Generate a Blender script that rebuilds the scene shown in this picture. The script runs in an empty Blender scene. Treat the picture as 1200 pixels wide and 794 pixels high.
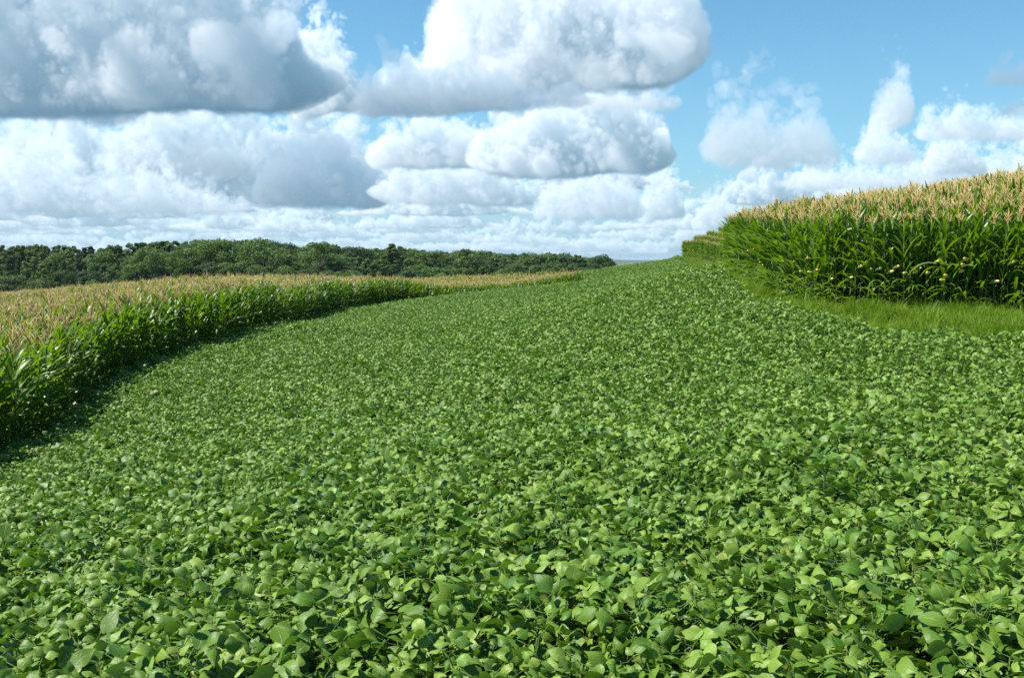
import bpy, math, random
import numpy as np
from mathutils import Vector

random.seed(7)
rng = np.random.default_rng(11)
R = math.radians
scene = bpy.context.scene
col = scene.collection

# ------------------------------------------------------------------ camera
EYE = 2.7
FPX = 1177.0                       # focal length for a 1200 px wide frame
PITCH = math.atan((397 - 306) / FPX)
cam_d = bpy.data.cameras.new("camera")
cam_d.sensor_width = 36.0
cam_d.lens = 36.0 * FPX / 1200.0
cam_d.clip_start = 0.1
cam_d.clip_end = 60000
cam = bpy.data.objects.new("camera", cam_d)
col.objects.link(cam)
cam.location = (0, 0, EYE)
cam.rotation_euler = (math.pi / 2 - PITCH, 0, 0)
scene.camera = cam

def sight(px, y, D):
    """Point at forward distance D seen at photo pixel (px, y); z is relative to the eye."""
    a, b = (px - 600) / FPX, (397 - y) / FPX
    cp, sp = math.cos(PITCH), math.sin(PITCH)
    fy, fz = cp + b * sp, -sp + b * cp
    return a / fy * D, D, fz / fy * D

def project(p):
    p = np.asarray(p, float)
    x, y, z = p[:, 0], p[:, 1], p[:, 2] - EYE
    cp, sp = math.cos(PITCH), math.sin(PITCH)
    c = y * cp - z * sp
    u = y * sp + z * cp
    return 600 + FPX * x / c, 397 - FPX * u / c, c

# ------------------------------------------------------------------ terrain
SOY_H, CORN_H = 0.80, 3.0
GROW = 1.13                        # this corn stands taller than the model plant
ctrl = []
def C(px, y, D, h):
    x, yy, z = sight(px, y, D)
    ctrl.append((x, yy, z - h))
def G(x, y, z):
    ctrl.append((x, y, z))
# soybean canopy along the edge of the left corn
LEFT_EDGE = [(0, 20), (100, 28), (200, 35.5), (300, 45), (420, 75), (517, 92), (600, 105), (685, 116)]
for px, y, D in ((0, 522, 20), (100, 447, 28), (200, 406, 35.5), (300, 378, 45), (420, 358, 75)):
    C(px, y, D, SOY_H)
for px, y, D in ((420, 326, 75), (517, 331, 92), (600, 329, 105), (670, 316, 116), (685, 312, 117)):
    C(px, y, D, CORN_H)
for px, y, D in ((0, 352, 110), (0, 378, 47), (100, 336, 90), (200, 326, 63), (300, 323, 62), (400, 328, 90),
                 (600, 310.5, 142), (550, 318, 138), (650, 306.5, 136), (450, 330, 112)):
    C(px, y, D, CORN_H)
# the soybean swell on the skyline
for px, y, D in ((690, 317, 130), (720, 313.5, 138), (740, 310, 145), (765, 307, 155), (795, 303.5, 165)):
    C(px, y, D, SOY_H)
# middle of the soybean field
for px, y, D in ((600, 392, 32), (600, 366, 48), (700, 349, 48), (780, 334, 48), (600, 352, 66), (720, 336, 66), (500, 378, 50), (480, 400, 38), (700, 329, 90),
                 (700, 400, 27), (780, 360, 32), (775, 319, 80), (780, 311, 120), (520, 346, 82), (570, 342, 86), (620, 338, 90), (660, 332, 96), (775, 312, 185)):
    C(px, y, D, SOY_H)
# right soybean edge, right corn foot and top
for px, y, D in ((1200, 396, 22.8), (1123, 386, 23.2), (1008, 374, 25), (893, 350, 32.5)):
    C(px, y, D, SOY_H)
C(838, 318, 58, SOY_H)
for px, y, D in ((853, 320, 46), (868, 331, 41), (900, 344, 35.5), (950, 356, 31.6), (1000, 360, 30.2), (1050, 364, 29.4), (1150, 369, 28.4), (1200, 372, 28)):
    C(px, y, D, 0.0)
for px, y, D in ((800, 300, 165), (848, 311, 140)):
    C(px, y, D, 0.0)
for px, y, D, h in ((1200, 185, 62, 3.1), (1200, 194, 44, 3.1), (1100, 212, 52, 3.3), (1000, 227, 60, 3.4), (1000, 228, 44, 3.4), (900, 246, 45, 3.5)):
    C(px, y, D, h)
for px, y, D in ((848, 268, 178), (815, 278, 172), (880, 258, 185)):
    C(px, y, D, 2.75)
for g in ((0, 0, -2.7), (-2, 4, -2.82), (2, 4, -2.6), (0, 10, -2.92), (0, -15, -2.4), (-14, -15, -3.9), (14, -15, -1.0),
          (-45, 10, -8.2), (-60, 45, -8.4), (-75, 110, -9.2), (-120, 60, -10.5), (-130, 200, -10.5),
          (-60, 200, -9.6), (-20, 190, -7.2), (10, 215, -6.0), (30, 215, -3.5), (-130, 270, -10.5), (0, 270, -10.5), (60, 330, -11),
          (-60, 330, -10.5), (-160, 380, -10.5), (20, 400, -11.5), (40, 250, -5.5), (90, 300, -3), (70, 110, 5.5), (110, 60, 9.5),
          (60, 20, 5.5), (140, 140, 9), (140, 260, 2.5), (90, 200, 8.0), (45, -10, 3.0)):
    G(*g)
CT = np.array(ctrl)
_s = 60.0
def _phi(r2):
    return 0.5 * r2 * np.log(r2 + 1e-12)
def _tps_fit(P, lam):
    n = len(P)
    q = P[:, :2] / _s
    d2 = ((q[:, None] - q[None]) ** 2).sum(-1)
    A = np.zeros((n + 3, n + 3))
    A[:n, :n] = _phi(d2) + lam * np.eye(n)
    A[:n, n] = 1
    A[:n, n + 1:n + 3] = q
    A[n, :n] = 1
    A[n + 1:n + 3, :n] = q.T
    b = np.zeros(n + 3)
    b[:n] = P[:, 2]
    return np.linalg.solve(A, b)
_W = _tps_fit(CT, 0.0015)
def ground_z(x, y):
    x = np.atleast_1d(np.asarray(x, float)); y = np.atleast_1d(np.asarray(y, float))
    out = np.empty(len(x))
    cq = CT[:, :2] / _s
    n = len(CT)
    for i in range(0, len(x), 20000):
        q = np.stack((x[i:i + 20000], y[i:i + 20000]), 1) / _s
        d2 = ((q[:, None] - cq[None]) ** 2).sum(-1)
        out[i:i + 20000] = _phi(d2) @ _W[:n] + _W[n] + q @ _W[n + 1:]
    r = np.hypot(x - 0, y - 60)
    t = np.clip((r - 200) / 260, 0, 1)
    t = t * t * (3 - 2 * t)
    far = -11.0 - np.clip((r - 400) / 6000, 0, 1) * 22
    out = np.clip(out, -14, 16) * (1 - t) + far * t
    return out + EYE

# ------------------------------------------------------------------ node helpers
def new_mat(name):
    m = bpy.data.materials.new(name)
    m.use_nodes = True
    nt = m.node_tree
    nt.nodes.clear()
    out = nt.nodes.new("ShaderNodeOutputMaterial")
    return m, nt, out

def N(nt, t, **kw):
    n = nt.nodes.new(t)
    for k, v in kw.items():
        setattr(n, k, v)
    return n

def mixrgb(nt, fac, a, b, blend='MIX'):
    n = nt.nodes.new("ShaderNodeMix")
    n.data_type = 'RGBA'
    n.blend_type = blend
    for sock, v in ((n.inputs[0], fac), (n.inputs[6], a), (n.inputs[7], b)):
        if hasattr(v, "is_linked"):
            nt.links.new(v, sock)
        else:
            sock.default_value = v
    return n.outputs[2]

def math_n(nt, op, a, b=None):
    n = nt.nodes.new("ShaderNodeMath")
    n.operation = op
    for s, v in ((n.inputs[0], a), (n.inputs[1], b)):
        if v is None:
            continue
        if hasattr(v, "is_linked"):
            nt.links.new(v, s)
        else:
            s.default_value = v
    return n.outputs[0]

def rgba(c):
    return (c[0], c[1], c[2], 1.0)

def leaf_material(name, dark, light, under, trans, rough=0.42, spec=0.5, tmix=0.35, vein=None, dry=None, bump=0.0, young=None):
    """Leaf shader: reflective upper side, paler underside, light shining through; colours vary leaf by leaf."""
    m, nt, out = new_mat(name)
    L = nt.links.new
    tint = N(nt, "ShaderNodeAttribute", attribute_name="tint")
    oi = N(nt, "ShaderNodeObjectInfo")
    var = math_n(nt, 'ADD', math_n(nt, 'MULTIPLY', tint.outputs["Fac"], 0.75), math_n(nt, 'MULTIPLY', oi.outputs["Random"], 0.25))
    c = mixrgb(nt, var, rgba(dark), rgba(light))
    if young:
        r2 = N(nt, "ShaderNodeMapRange")
        r2.inputs[1].default_value = 0.9; r2.inputs[2].default_value = 1.0
        L(tint.outputs["Fac"], r2.inputs[0])
        c = mixrgb(nt, r2.outputs[0], c, rgba(young))
    nor = None
    if vein:
        at = N(nt, "ShaderNodeAttribute", attribute_name="leafpos")
        sx = N(nt, "ShaderNodeSeparateXYZ")
        L(at.outputs["Vector"], sx.inputs[0])
        ax = math_n(nt, 'ABSOLUTE', sx.outputs[0])
        # side veins slanting forward from the midrib
        ph = math_n(nt, 'SUBTRACT', math_n(nt, 'MULTIPLY', sx.outputs[1], 7.0), math_n(nt, 'MULTIPLY', ax, 2.2))
        fr = math_n(nt, 'ABSOLUTE', math_n(nt, 'SUBTRACT', math_n(nt, 'FRACT', ph), 0.5))
        v1 = N(nt, "ShaderNodeMapRange"); v1.inputs[1].default_value = 0.0; v1.inputs[2].default_value = 0.14
        v1.inputs[3].default_value = 1.0; v1.inputs[4].default_value = 0.0
        L(fr, v1.inputs[0])
        v2 = N(nt, "ShaderNodeMapRange"); v2.inputs[1].default_value = 0.0; v2.inputs[2].default_value = 0.07
        v2.inputs[3].default_value = 1.6; v2.inputs[4].default_value = 0.0
        L(ax, v2.inputs[0])
        vv = math_n(nt, 'MAXIMUM', math_n(nt, 'MULTIPLY', v1.outputs[0], 0.5), v2.outputs[0])
        c = mixrgb(nt, math_n(nt, 'MULTIPLY', vv, 0.30), c, rgba(vein))
        noi = N(nt, "ShaderNodeTexNoise"); noi.inputs["Scale"].default_value = 55.0; noi.inputs["Detail"].default_value = 2.0
        tc = N(nt, "ShaderNodeTexCoord"); L(tc.outputs["Object"], noi.inputs["Vector"])
        hgt = math_n(nt, 'ADD', math_n(nt, 'MULTIPLY', vv, -0.6), math_n(nt, 'MULTIPLY', noi.outputs["Fac"], 1.1))
        bp = N(nt, "ShaderNodeBump"); bp.inputs["Strength"].default_value = bump; bp.inputs["Distance"].default_value = 0.004
        L(hgt, bp.inputs["Height"])
        nor = bp.outputs["Normal"]
    if dry:
        at2 = N(nt, "ShaderNodeAttribute", attribute_name="dry")
        c = mixrgb(nt, at2.outputs["Fac"], c, rgba(dry))
    geo = N(nt, "ShaderNodeNewGeometry")
    cu = mixrgb(nt, geo.outputs["Backfacing"], c, mixrgb(nt, 0.7, c, rgba(under)))
    p = N(nt, "ShaderNodeBsdfPrincipled")
    L(cu, p.inputs["Base Color"])
    p.inputs["Roughness"].default_value = rough
    p.inputs["Specular IOR Level"].default_value = spec
    tr = N(nt, "ShaderNodeBsdfTranslucent")
    tcx = mixrgb(nt, 0.75, cu, rgba(trans))
    L(tcx, tr.inputs["Color"])
    if nor is not None:
        L(nor, p.inputs["Normal"])
    mx = N(nt, "ShaderNodeMixShader")
    mx.inputs[0].default_value = tmix
    L(p.outputs[0], mx.inputs[1]); L(tr.outputs[0], mx.inputs[2])
    L(mx.outputs[0], out.inputs[0])
    return m

def plain_material(name, a, b, scale=3.0, rough=0.7, spec=0.3, bump=0.0, detail=5.0):
    m, nt, out = new_mat(name)
    L = nt.links.new
    tc = N(nt, "ShaderNodeTexCoord")
    noi = N(nt, "ShaderNodeTexNoise")
    noi.inputs["Scale"].default_value = scale
    noi.inputs["Detail"].default_value = detail
    L(tc.outputs["Object"], noi.inputs["Vector"])
    rp = N(nt, "ShaderNodeMapRange"); rp.inputs[1].default_value = 0.3; rp.inputs[2].default_value = 0.7
    L(noi.outputs["Fac"], rp.inputs[0])
    c = mixrgb(nt, rp.outputs[0], rgba(a), rgba(b))
    p = N(nt, "ShaderNodeBsdfPrincipled")
    L(c, p.inputs["Base Color"])
    p.inputs["Roughness"].default_value = rough
    p.inputs["Specular IOR Level"].default_value = spec
    if bump:
        bp = N(nt, "ShaderNodeBump"); bp.inputs["Strength"].default_value = bump; bp.inputs["Distance"].default_value = 0.05
        L(noi.outputs["Fac"], bp.inputs["Height"]); L(bp.outputs["Normal"], p.inputs["Normal"])
    L(p.outputs[0], out.inputs[0])
    return m

M_SOY = leaf_material("soybean_leaf", (0.028, 0.102, 0.001), (0.195, 0.290, 0.036), (0.24, 0.31, 0.07), (0.15, 0.38, 0.001),
                      rough=0.48, spec=0.36, tmix=0.15, vein=(0.20, 0.30, 0.11), bump=0.45, young=(0.15, 0.27, 0.04))
M_SOYSTEM = plain_material("soybean_stem", (0.06, 0.12, 0.025), (0.10, 0.16, 0.04), 20)
M_CORN = leaf_material("corn_leaf", (0.036, 0.112, 0.006), (0.098, 0.200, 0.014), (0.12, 0.20, 0.03), (0.22, 0.41, 0.006),
                       rough=0.40, spec=0.60, tmix=0.40, dry=(0.30, 0.23, 0.10))
M_STALK = plain_material("corn_stalk", (0.10, 0.17, 0.04), (0.16, 0.22, 0.07), 6)
M_TASSEL = plain_material("corn_tassel", (0.41, 0.295, 0.115), (0.54, 0.41, 0.18), 14, rough=0.8, spec=0.1)
M_HUSK = plain_material("corn_husk", (0.16, 0.24, 0.05), (0.26, 0.32, 0.08), 9, rough=0.6)
M_KERNEL = plain_material("corn_kernels", (0.64, 0.46, 0.10), (0.74, 0.58, 0.20), 60, rough=0.45, bump=0.3)
M_SILK = plain_material("corn_silk", (0.16, 0.07, 0.03), (0.26, 0.13, 0.05), 40)
M_GRASS = leaf_material("grass_blade", (0.080, 0.18, 0.008), (0.175, 0.275, 0.020), (0.14, 0.24, 0.02), (0.26, 0.44, 0.01),
                        rough=0.55, spec=0.25, tmix=0.32, dry=(0.30, 0.26, 0.10))
M_BARK = plain_material("bark", (0.05, 0.04, 0.03), (0.13, 0.11, 0.085), 5, rough=0.9, bump=0.6)
M_TREES = [leaf_material("broadleaf_foliage", (0.034, 0.102, 0.018), (0.100, 0.200, 0.030), (0.09, 0.15, 0.04), (0.16, 0.28, 0.012), 0.55, 0.3, 0.25),
           leaf_material("dark_foliage", (0.024, 0.078, 0.020), (0.062, 0.140, 0.030), (0.05, 0.09, 0.03), (0.08, 0.16, 0.02), 0.6, 0.25, 0.18),
           leaf_material("olive_foliage", (0.075, 0.120, 0.025), (0.130, 0.180, 0.045), (0.09, 0.13, 0.05), (0.13, 0.20, 0.03), 0.55, 0.3, 0.25)]

# ------------------------------------------------------------------ mesh builder
class MB:
    def __init__(self):
        self.v, self.f, self.m, self.tint, self.dry, self.lp = [], [], [], [], [], []
    def add(self, verts, faces, mat=0, tint=0.5, dry=None, lp=None):
        b = len(self.v)
        self.v += [tuple(p) for p in verts]
        self.f += [tuple(b + i for i in q) for q in faces]
        self.m += [mat] * len(faces)
        self.tint += [tint] * len(verts)
        self.dry += list(dry) if dry is not None else [0.0] * len(verts)
        self.lp += list(lp) if lp is not None else [(0.5, 0.5, 0)] * len(verts)
    def tube(self, pts, radii, sides=5, mat=0, tint=0.5):
        pts = [Vector(p) for p in pts]
        vs, fs = [], []
        for i, p in enumerate(pts):
            d = (pts[min(i + 1, len(pts) - 1)] - pts[max(i - 1, 0)]).normalized()
            a = d.orthogonal().normalized()
            b = d.cross(a)
            for s in range(sides):
                an = 2 * math.pi * s / sides
                vs.append(p + (a * math.cos(an) + b * math.sin(an)) * radii[i])
        for i in range(len(pts) - 1):
            for s in range(sides):
                t = (s + 1) % sides
                fs.append((i * sides + s, i * sides + t, (i + 1) * sides + t, (i + 1) * sides + s))
        fs.append(tuple(range((len(pts) - 1) * sides, len(pts) * sides)))
        self.add(vs, fs, mat, tint)
    def mesh(self, name, mats, smooth=True):
        me = bpy.data.meshes.new(name)
        me.from_pydata(self.v, [], self.f)
        for m in mats:
            me.materials.append(m)
        me.polygons.foreach_set("material_index", self.m)
        if smooth:
            me.polygons.foreach_set("use_smooth", [True] * len(self.f))
        a = me.attributes.new("tint", 'FLOAT', 'POINT'); a.data.foreach_set("value", self.tint)
        a = me.attributes.new("dry", 'FLOAT', 'POINT'); a.data.foreach_set("value", self.dry)
        a = me.attributes.new("leafpos", 'FLOAT_VECTOR', 'POINT'); a.data.foreach_set("vector", np.array(self.lp, 'f').ravel())
        me.update()
        return me

def tag(o, label=None, cat=None, group=None, kind=None):
    if label: o["label"] = label
    if cat: o["category"] = cat
    if group: o["group"] = group
    if kind: o["kind"] = kind
    return o

def link(name, me, parent=None):
    o = bpy.data.objects.new(name, me)
    col.objects.link(o)
    if parent is not None:
        o.parent = parent
    return o

# instanced ground cover: one object, a geometry-node tree puts a random plant on every point
def scatter(name, pts, rot, scl, protos, label, cat):
    lib = bpy.data.collections.new(name + "_library")
    for i, me in enumerate(protos):
        o = bpy.data.objects.new(name + "_plant", me)
        lib.objects.link(o)
    me = bpy.data.meshes.new(name)
    me.from_pydata([tuple(p) for p in pts], [], [])
    a = me.attributes.new("rot", 'FLOAT_VECTOR', 'POINT'); a.data.foreach_set("vector", np.asarray(rot, 'f').ravel())
    a = me.attributes.new("scl", 'FLOAT', 'POINT'); a.data.foreach_set("value", np.asarray(scl, 'f'))
    a = me.attributes.new("pick", 'INT', 'POINT'); a.data.foreach_set("value", rng.integers(0, len(protos), len(pts)).astype('i'))
    o = link(name, me)
    ng = bpy.data.node_groups.new(name + "_scatter", 'GeometryNodeTree')
    ng.interface.new_socket("Geometry", in_out='INPUT', socket_type='NodeSocketGeometry')
    ng.interface.new_socket("Geometry", in_out='OUTPUT', socket_type='NodeSocketGeometry')
    gi, go = ng.nodes.new("NodeGroupInput"), ng.nodes.new("NodeGroupOutput")
    ci = ng.nodes.new("GeometryNodeCollectionInfo")
    ci.inputs[0].default_value = lib
    ci.inputs[1].default_value = True
    ci.inputs[2].default_value = True
    ip = ng.nodes.new("GeometryNodeInstanceOnPoints")
    def attr(nm, ty):
        n = ng.nodes.new("GeometryNodeInputNamedAttribute")
        n.data_type = ty
        n.inputs[0].default_value = nm
        return next(s for s in n.outputs if s.enabled and s.name == "Attribute")
    ng.links.new(gi.outputs[0], ip.inputs["Points"])
    ng.links.new(ci.outputs[0], ip.inputs["Instance"])
    ip.inputs["Pick Instance"].default_value = True
    ng.links.new(attr("pick", 'INT'), ip.inputs["Instance Index"])
    er = ng.nodes.new("FunctionNodeEulerToRotation")
    ng.links.new(attr("rot", 'FLOAT_VECTOR'), er.inputs[0])
    ng.links.new(er.outputs[0], ip.inputs["Rotation"])
    ng.links.new(attr("scl", 'FLOAT'), ip.inputs["Scale"])
    ng.links.new(ip.outputs[0], go.inputs[0])
    md = o.modifiers.new("scatter", 'NODES')
    md.node_group = ng
    tag(o, label, cat, None, 'stuff')
    return o

# ------------------------------------------------------------------ soybean plant
def leaflet(mb, base, direction, normal, length, width, arch, cup, tint, mat=0):
    """Ovate leaflet that bends down along its length and cups along the midrib."""
    d = Vector(direction).normalized()
    n = Vector(normal)
    n = (n - d * n.dot(d)).normalized()
    s = d.cross(n)
    K = 6
    prof = [0.08, 0.74, 1.0, 0.88, 0.60, 0.27, 0.01]
    cols = (-1.0, -0.55, 0.0, 0.55, 1.0)
    p = Vector(base)
    vs, lp = [], []
    ang = -arch * random.uniform(.15, .5)
    twist = random.uniform(-0.3, 0.3)
    for k in range(K + 1):
        t = k / K
        a = ang + arch * (t * t * (3 - 2 * t) * .6 + .4 * t)
        dd = d * math.cos(a) - n * math.sin(a)
        nn = n * math.cos(a) + d * math.sin(a)
        tw = twist * t
        ss = s * math.cos(tw) + nn * math.sin(tw)
        nn = nn * math.cos(tw) - s * math.sin(tw)
        w = prof[k] * width * 0.5
        for c in cols:
            off = -cup * (abs(c) ** 1.6) * w
            wav = 0.05 * width * math.sin(t * 9 + c * 2 + tint * 20) * abs(c)
            vs.append(p + ss * (c * w) + nn * (off + wav))
            lp.append((c, t, 0))
        p = p + dd * (length / K)
    fs = []
    m = len(cols)
    for k in range(K):
        for c in range(m - 1):
            i = k * m + c
            fs.append((i, i + 1, i + m + 1, i + m))
    mb.add(vs, fs, mat, tint, lp=lp)

def soy_parts(seed):
    random.seed(seed)
    leaf, stem = MB(), MB()
    H = random.uniform(0.68, 0.80)
    lean = Vector((random.uniform(-.05, .05), random.uniform(-.05, .05), 0))
    sp = [lean * (k / 4) ** 2 + Vector((0, 0, H * k / 4)) for k in range(5)]
    stem.tube([sp[0] - Vector((0, 0, .08))] + sp[1:], [.006, .0055, .005, .004, .003], 5)
    n = 25
    for i in range(n):
        t = 0.34 + 0.66 * ((i + random.random()) / n) ** .72
        base = lean * t * t + Vector((0, 0, H * t))
        az = i * 2.4 + random.uniform(-.6, .6)
        reach = random.uniform(.10, .25) * (1.15 - 0.55 * max(0, t - .6) / .4)
        out = Vector((math.cos(az), math.sin(az), 0))
        tip = base + out * reach + Vector((0, 0, random.uniform(.0, .11) * (1.3 - .5 * t)))
        mid = (base + tip) / 2 + Vector((0, 0, -.012))
        stem.tube([base, mid, tip], [.0028, .0025, .002], 4)
        L = random.uniform(.088, .154) * (1.0 if i < n - 2 else 0.72)
        tint = random.random() * 0.88
        if i >= n - 2 and random.random() < .5:
            tint = random.uniform(.92, 1)
        tilt = Vector((random.gauss(0, .62), random.gauss(0, .62), 1)).normalized()
        droop = random.uniform(-.25, .6)
        for da, off in ((0, .030), (1.25, 0), (-1.25, 0)):
            a2 = az + da + random.uniform(-.25, .25)
            dd = Vector((math.cos(a2), math.sin(a2), 0))
            nn = (tilt + Vector((random.gauss(0, .42), random.gauss(0, .42), 0))).normalized()
            if random.random() < .12:      # some blades turn on edge or flip over in the wind
                nn = Vector((random.gauss(0, 1), random.gauss(0, 1), random.uniform(-.3, .5))).normalized()
            dd = dd - nn * dd.dot(nn)
            dd = (dd - Vector((0, 0, droop * random.uniform(.3, .8)))).normalized()
            leaflet(leaf, tip + out * off + dd * .012, dd, nn, L * random.uniform(.86, 1.08), L * random.uniform(.56, .72),
                    random.uniform(.35, 1.75), random.uniform(-.25, .60), min(1, max(0, tint + random.uniform(-.12, .12))))
    return leaf, stem

soy_meshes, soy_join = [], []
for i in range(14):
    lf, st = soy_parts(100 + i)
    soy_meshes.append((lf.mesh("foliage", [M_SOY]), st.mesh("stem", [M_SOYSTEM])))
    j = MB()
    j.add(lf.v, lf.f, 0); j.tint, j.dry, j.lp = list(lf.tint), list(lf.dry), list(lf.lp)
    j.add(st.v, st.f, 1)
    soy_join.append(j.mesh("soybean_plant", [M_SOY, M_SOYSTEM]))

# ------------------------------------------------------------------ corn plant
def blade(mb, base, az, length, width, a0, curl, tint, drytip=0.0, segs=9, cols=(-1, 0, 1), keel=0.35, side=0.0, mat=0):
    """Strap leaf: rises at angle a0 from the vertical and arches over; keel is the V along the midrib."""
    p = Vector(base)
    a = a0
    vs, dr = [], []
    az0 = az
    fl = random.uniform(0, 6.28)
    m = len(cols)
    for k in range(segs + 1):
        t = k / segs
        h = Vector((math.cos(az0), math.sin(az0), 0))
        d = h * math.sin(a) + Vector((0, 0, math.cos(a)))
        nn = Vector((0, 0, 1)) * math.sin(a) - h * math.cos(a)
        s = Vector((-math.sin(az0), math.cos(az0), 0))
        rl = side * t + .25 * math.sin(fl + t * 5)
        s, nn = s * math.cos(rl) + nn * math.sin(rl), nn * math.cos(rl) - s * math.sin(rl)
        w = width * .5 * min(1.0, .55 + 2.2 * t) * (1 - t ** 2.6) + .001
        for c in cols:
            wav = .18 * w * math.sin(t * 14 + fl + c * 1.5) * abs(c)
            vs.append(p + s * (c * w) + nn * (abs(c) * w * keel + wav))
            dr.append(drytip * max(0, (t - .6) / .4) ** 1.5)
        p = p + d * (length / segs)
        a += curl / segs * (0.5 + 1.1 * t)
        az0 += side * .25 / segs
    fs = []
    for k in range(segs):
        for c in range(m - 1):
            i = k * m + c
            fs.append((i, i + 1, i + m + 1, i + m))
    mb.add(vs, fs, mat, tint, dry=dr)

EAR_AZ = {}
def corn_parts(seed, with_ear):
    random.seed(seed)
    fo, st, ta = MB(), MB(), MB()
    H = random.uniform(2.10, 2.34)
    plane = random.uniform(0, math.pi)
    st.tube([(0, 0, -.1), (0, 0, .4), (0, 0, H * .6), (0, 0, H + .08)], [.014, .0135, .011, .006], 6)
    n = 18
    for i in range(n):
        t = i / (n - 1)
        z = .10 + (H - .28) * t ** .95
        az = plane + (math.pi if i % 2 else 0) + random.gauss(0, .35)
        if t < .25:
            L, W, a0, cu = random.uniform(.60, .85), .075, random.uniform(.45, .8), random.uniform(1.3, 2.3)
        elif t < .75:
            L, W, a0, cu = random.uniform(.80, 1.05), .104, random.uniform(.20, .44), random.uniform(.7, 2.0)
        else:
            L, W, a0, cu = random.uniform(.60, .82) * (1.15 - .30 * t), .090, random.uniform(.12, .40), random.uniform(.2, 1.6)
        blade(fo, (0, 0, z), az, L, W * random.uniform(.85, 1.1), a0, cu, min(1, max(0, random.gauss(.25 + .5 * t, .18))),
              drytip=(random.uniform(.2, 1) if t < .2 and random.random() < .6 else (.35 if random.random() < .12 else 0)),
              side=random.gauss(0, .36))
    # tassel: a central spike and a spray of drooping branches
    top = H + .06
    lean = Vector((random.uniform(-.05, .05), random.uniform(-.05, .05), 0))
    ta.tube([Vector((0, 0, top - .05)), Vector((0, 0, top + .14)) + lean * .4, Vector((0, 0, top + .36)) + lean], [.006, .0105, .004], 4)
    nb = random.randint(6, 9)
    for i in range(nb):
        az = i * 2.4 + random.uniform(-.4, .4)
        zb = top + .0 + .12 * i / nb
        L = random.uniform(.17, .26)
        h = Vector((math.cos(az), math.sin(az), 0))
        up = random.uniform(.75, 1.5)
        p0 = Vector((0, 0, zb))
        p1 = p0 + (h * (1 - up * .45) + Vector((0, 0, up))).normalized() * L * .5
        p2 = p1 + (h * .75 + Vector((0, 0, up - .35))).normalized() * L * .5
        ta.tube([p0, p1, p2], [.004, .0078, .003], 4)
    ears = []
    if with_ear is not None:
        az = plane + math.pi / 2 + random.uniform(-.8, .8)
        z = random.uniform(.95, 1.25) if with_ear != 'bare' else {1: .78, 5: 1.02, 10: 1.26, 3: .90, 8: 1.14}[seed - 300]
        h = Vector((math.cos(az), math.sin(az), 0))
        d = (h * .75 + Vector((0, 0, .8))).normalized()
        if with_ear == 'bare':
            d = (h * .95 + Vector((0, 0, .30))).normalized()
        b = Vector((0, 0, z)) + h * .05
        husk, ker = MB(), MB()
        husk.tube([b, b + d * .05, b + d * .11, b + d * .17, b + d * (.19 if with_ear == 'bare' else .25)],
                  [.014, .027, .032, .029, .024 if with_ear == 'bare' else .008], 8)
        if with_ear == 'bare':
            e = b + d * .16
            ker.tube([e, e + d * .06, e + d * .10, e + d * .125], [.036, .038, .028, .005], 8)
            for k in range(4):        # husk leaves torn back
                az2 = az + k * 1.57 + .5
                blade(husk, e, az2, random.uniform(.10, .16), .045, 1.0, 1.6, .5, segs=4)
        else:
            e = b + d * .245
            for k in range(7):
                q = Vector((random.uniform(-.03, .03), random.uniform(-.03, .03), -.02))
                ker.tube([e, e + d * .03 + q * .5, e + d * .04 + q * 1.4], [.003, .003, .002], 3)
        ears.append((husk, ker, with_ear))
        EAR_AZ[seed - 300] = az
    return fo, st, ta, ears

corn_meshes, corn_join = [], []
EAR = [None, 'bare', 'silk', 'bare', 'silk', 'bare', 'silk', None, 'bare', 'silk', 'bare', None]
for i in range(12):
    fo, st, ta, ears = corn_parts(300 + i, EAR[i])
    parts = {"foliage": fo.mesh("foliage", [M_CORN]), "stalk": st.mesh("stalk", [M_STALK]), "tassel": ta.mesh("tassel", [M_TASSEL])}
    j = MB()
    j.add(fo.v, fo.f, 0); j.tint, j.dry = list(fo.tint), list(fo.dry)
    j.add(st.v, st.f, 1); j.add(ta.v, ta.f, 2)
    if ears:
        hk, ke, kd = ears[0]
        parts["ear"] = hk.mesh("ear", [M_HUSK])
        parts["kernels" if kd == 'bare' else "silk"] = ke.mesh("kernels" if kd == 'bare' else "silk", [M_KERNEL if kd == 'bare' else M_SILK])
        j.add(hk.v, hk.f, 3); j.add(ke.v, ke.f, 4 if kd == 'bare' else 5)
    corn_meshes.append(parts)
    corn_join.append(j.mesh("corn_plant", [M_CORN, M_STALK, M_TASSEL, M_HUSK, M_KERNEL, M_SILK]))

# ------------------------------------------------------------------ field outlines (plan view)
def smooth_line(P, step):
    """Catmull-Rom through P, resampled at equal steps."""
    P = np.array(P, float)
    Q = np.vstack((2 * P[0] - P[1], P, 2 * P[-1] - P[-2]))
    out = []
    for i in range(1, len(Q) - 2):
        t = np.linspace(0, 1, 60, endpoint=False)[:, None]
        p0, p1, p2, p3 = Q[i - 1], Q[i], Q[i + 1], Q[i + 2]
        out.append(.5 * ((2 * p1) + (-p0 + p2) * t + (2 * p0 - 5 * p1 + 4 * p2 - p3) * t ** 2 + (-p0 + 3 * p1 - 3 * p2 + p3) * t ** 3))
    out = np.vstack(out + [P[-1:]])
    s = np.concatenate(([0], np.cumsum(np.hypot(*np.diff(out, axis=0).T))))
    k = np.arange(0, s[-1], step)
    return np.stack((np.interp(k, s, out[:, 0]), np.interp(k, s, out[:, 1])), 1)

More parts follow.
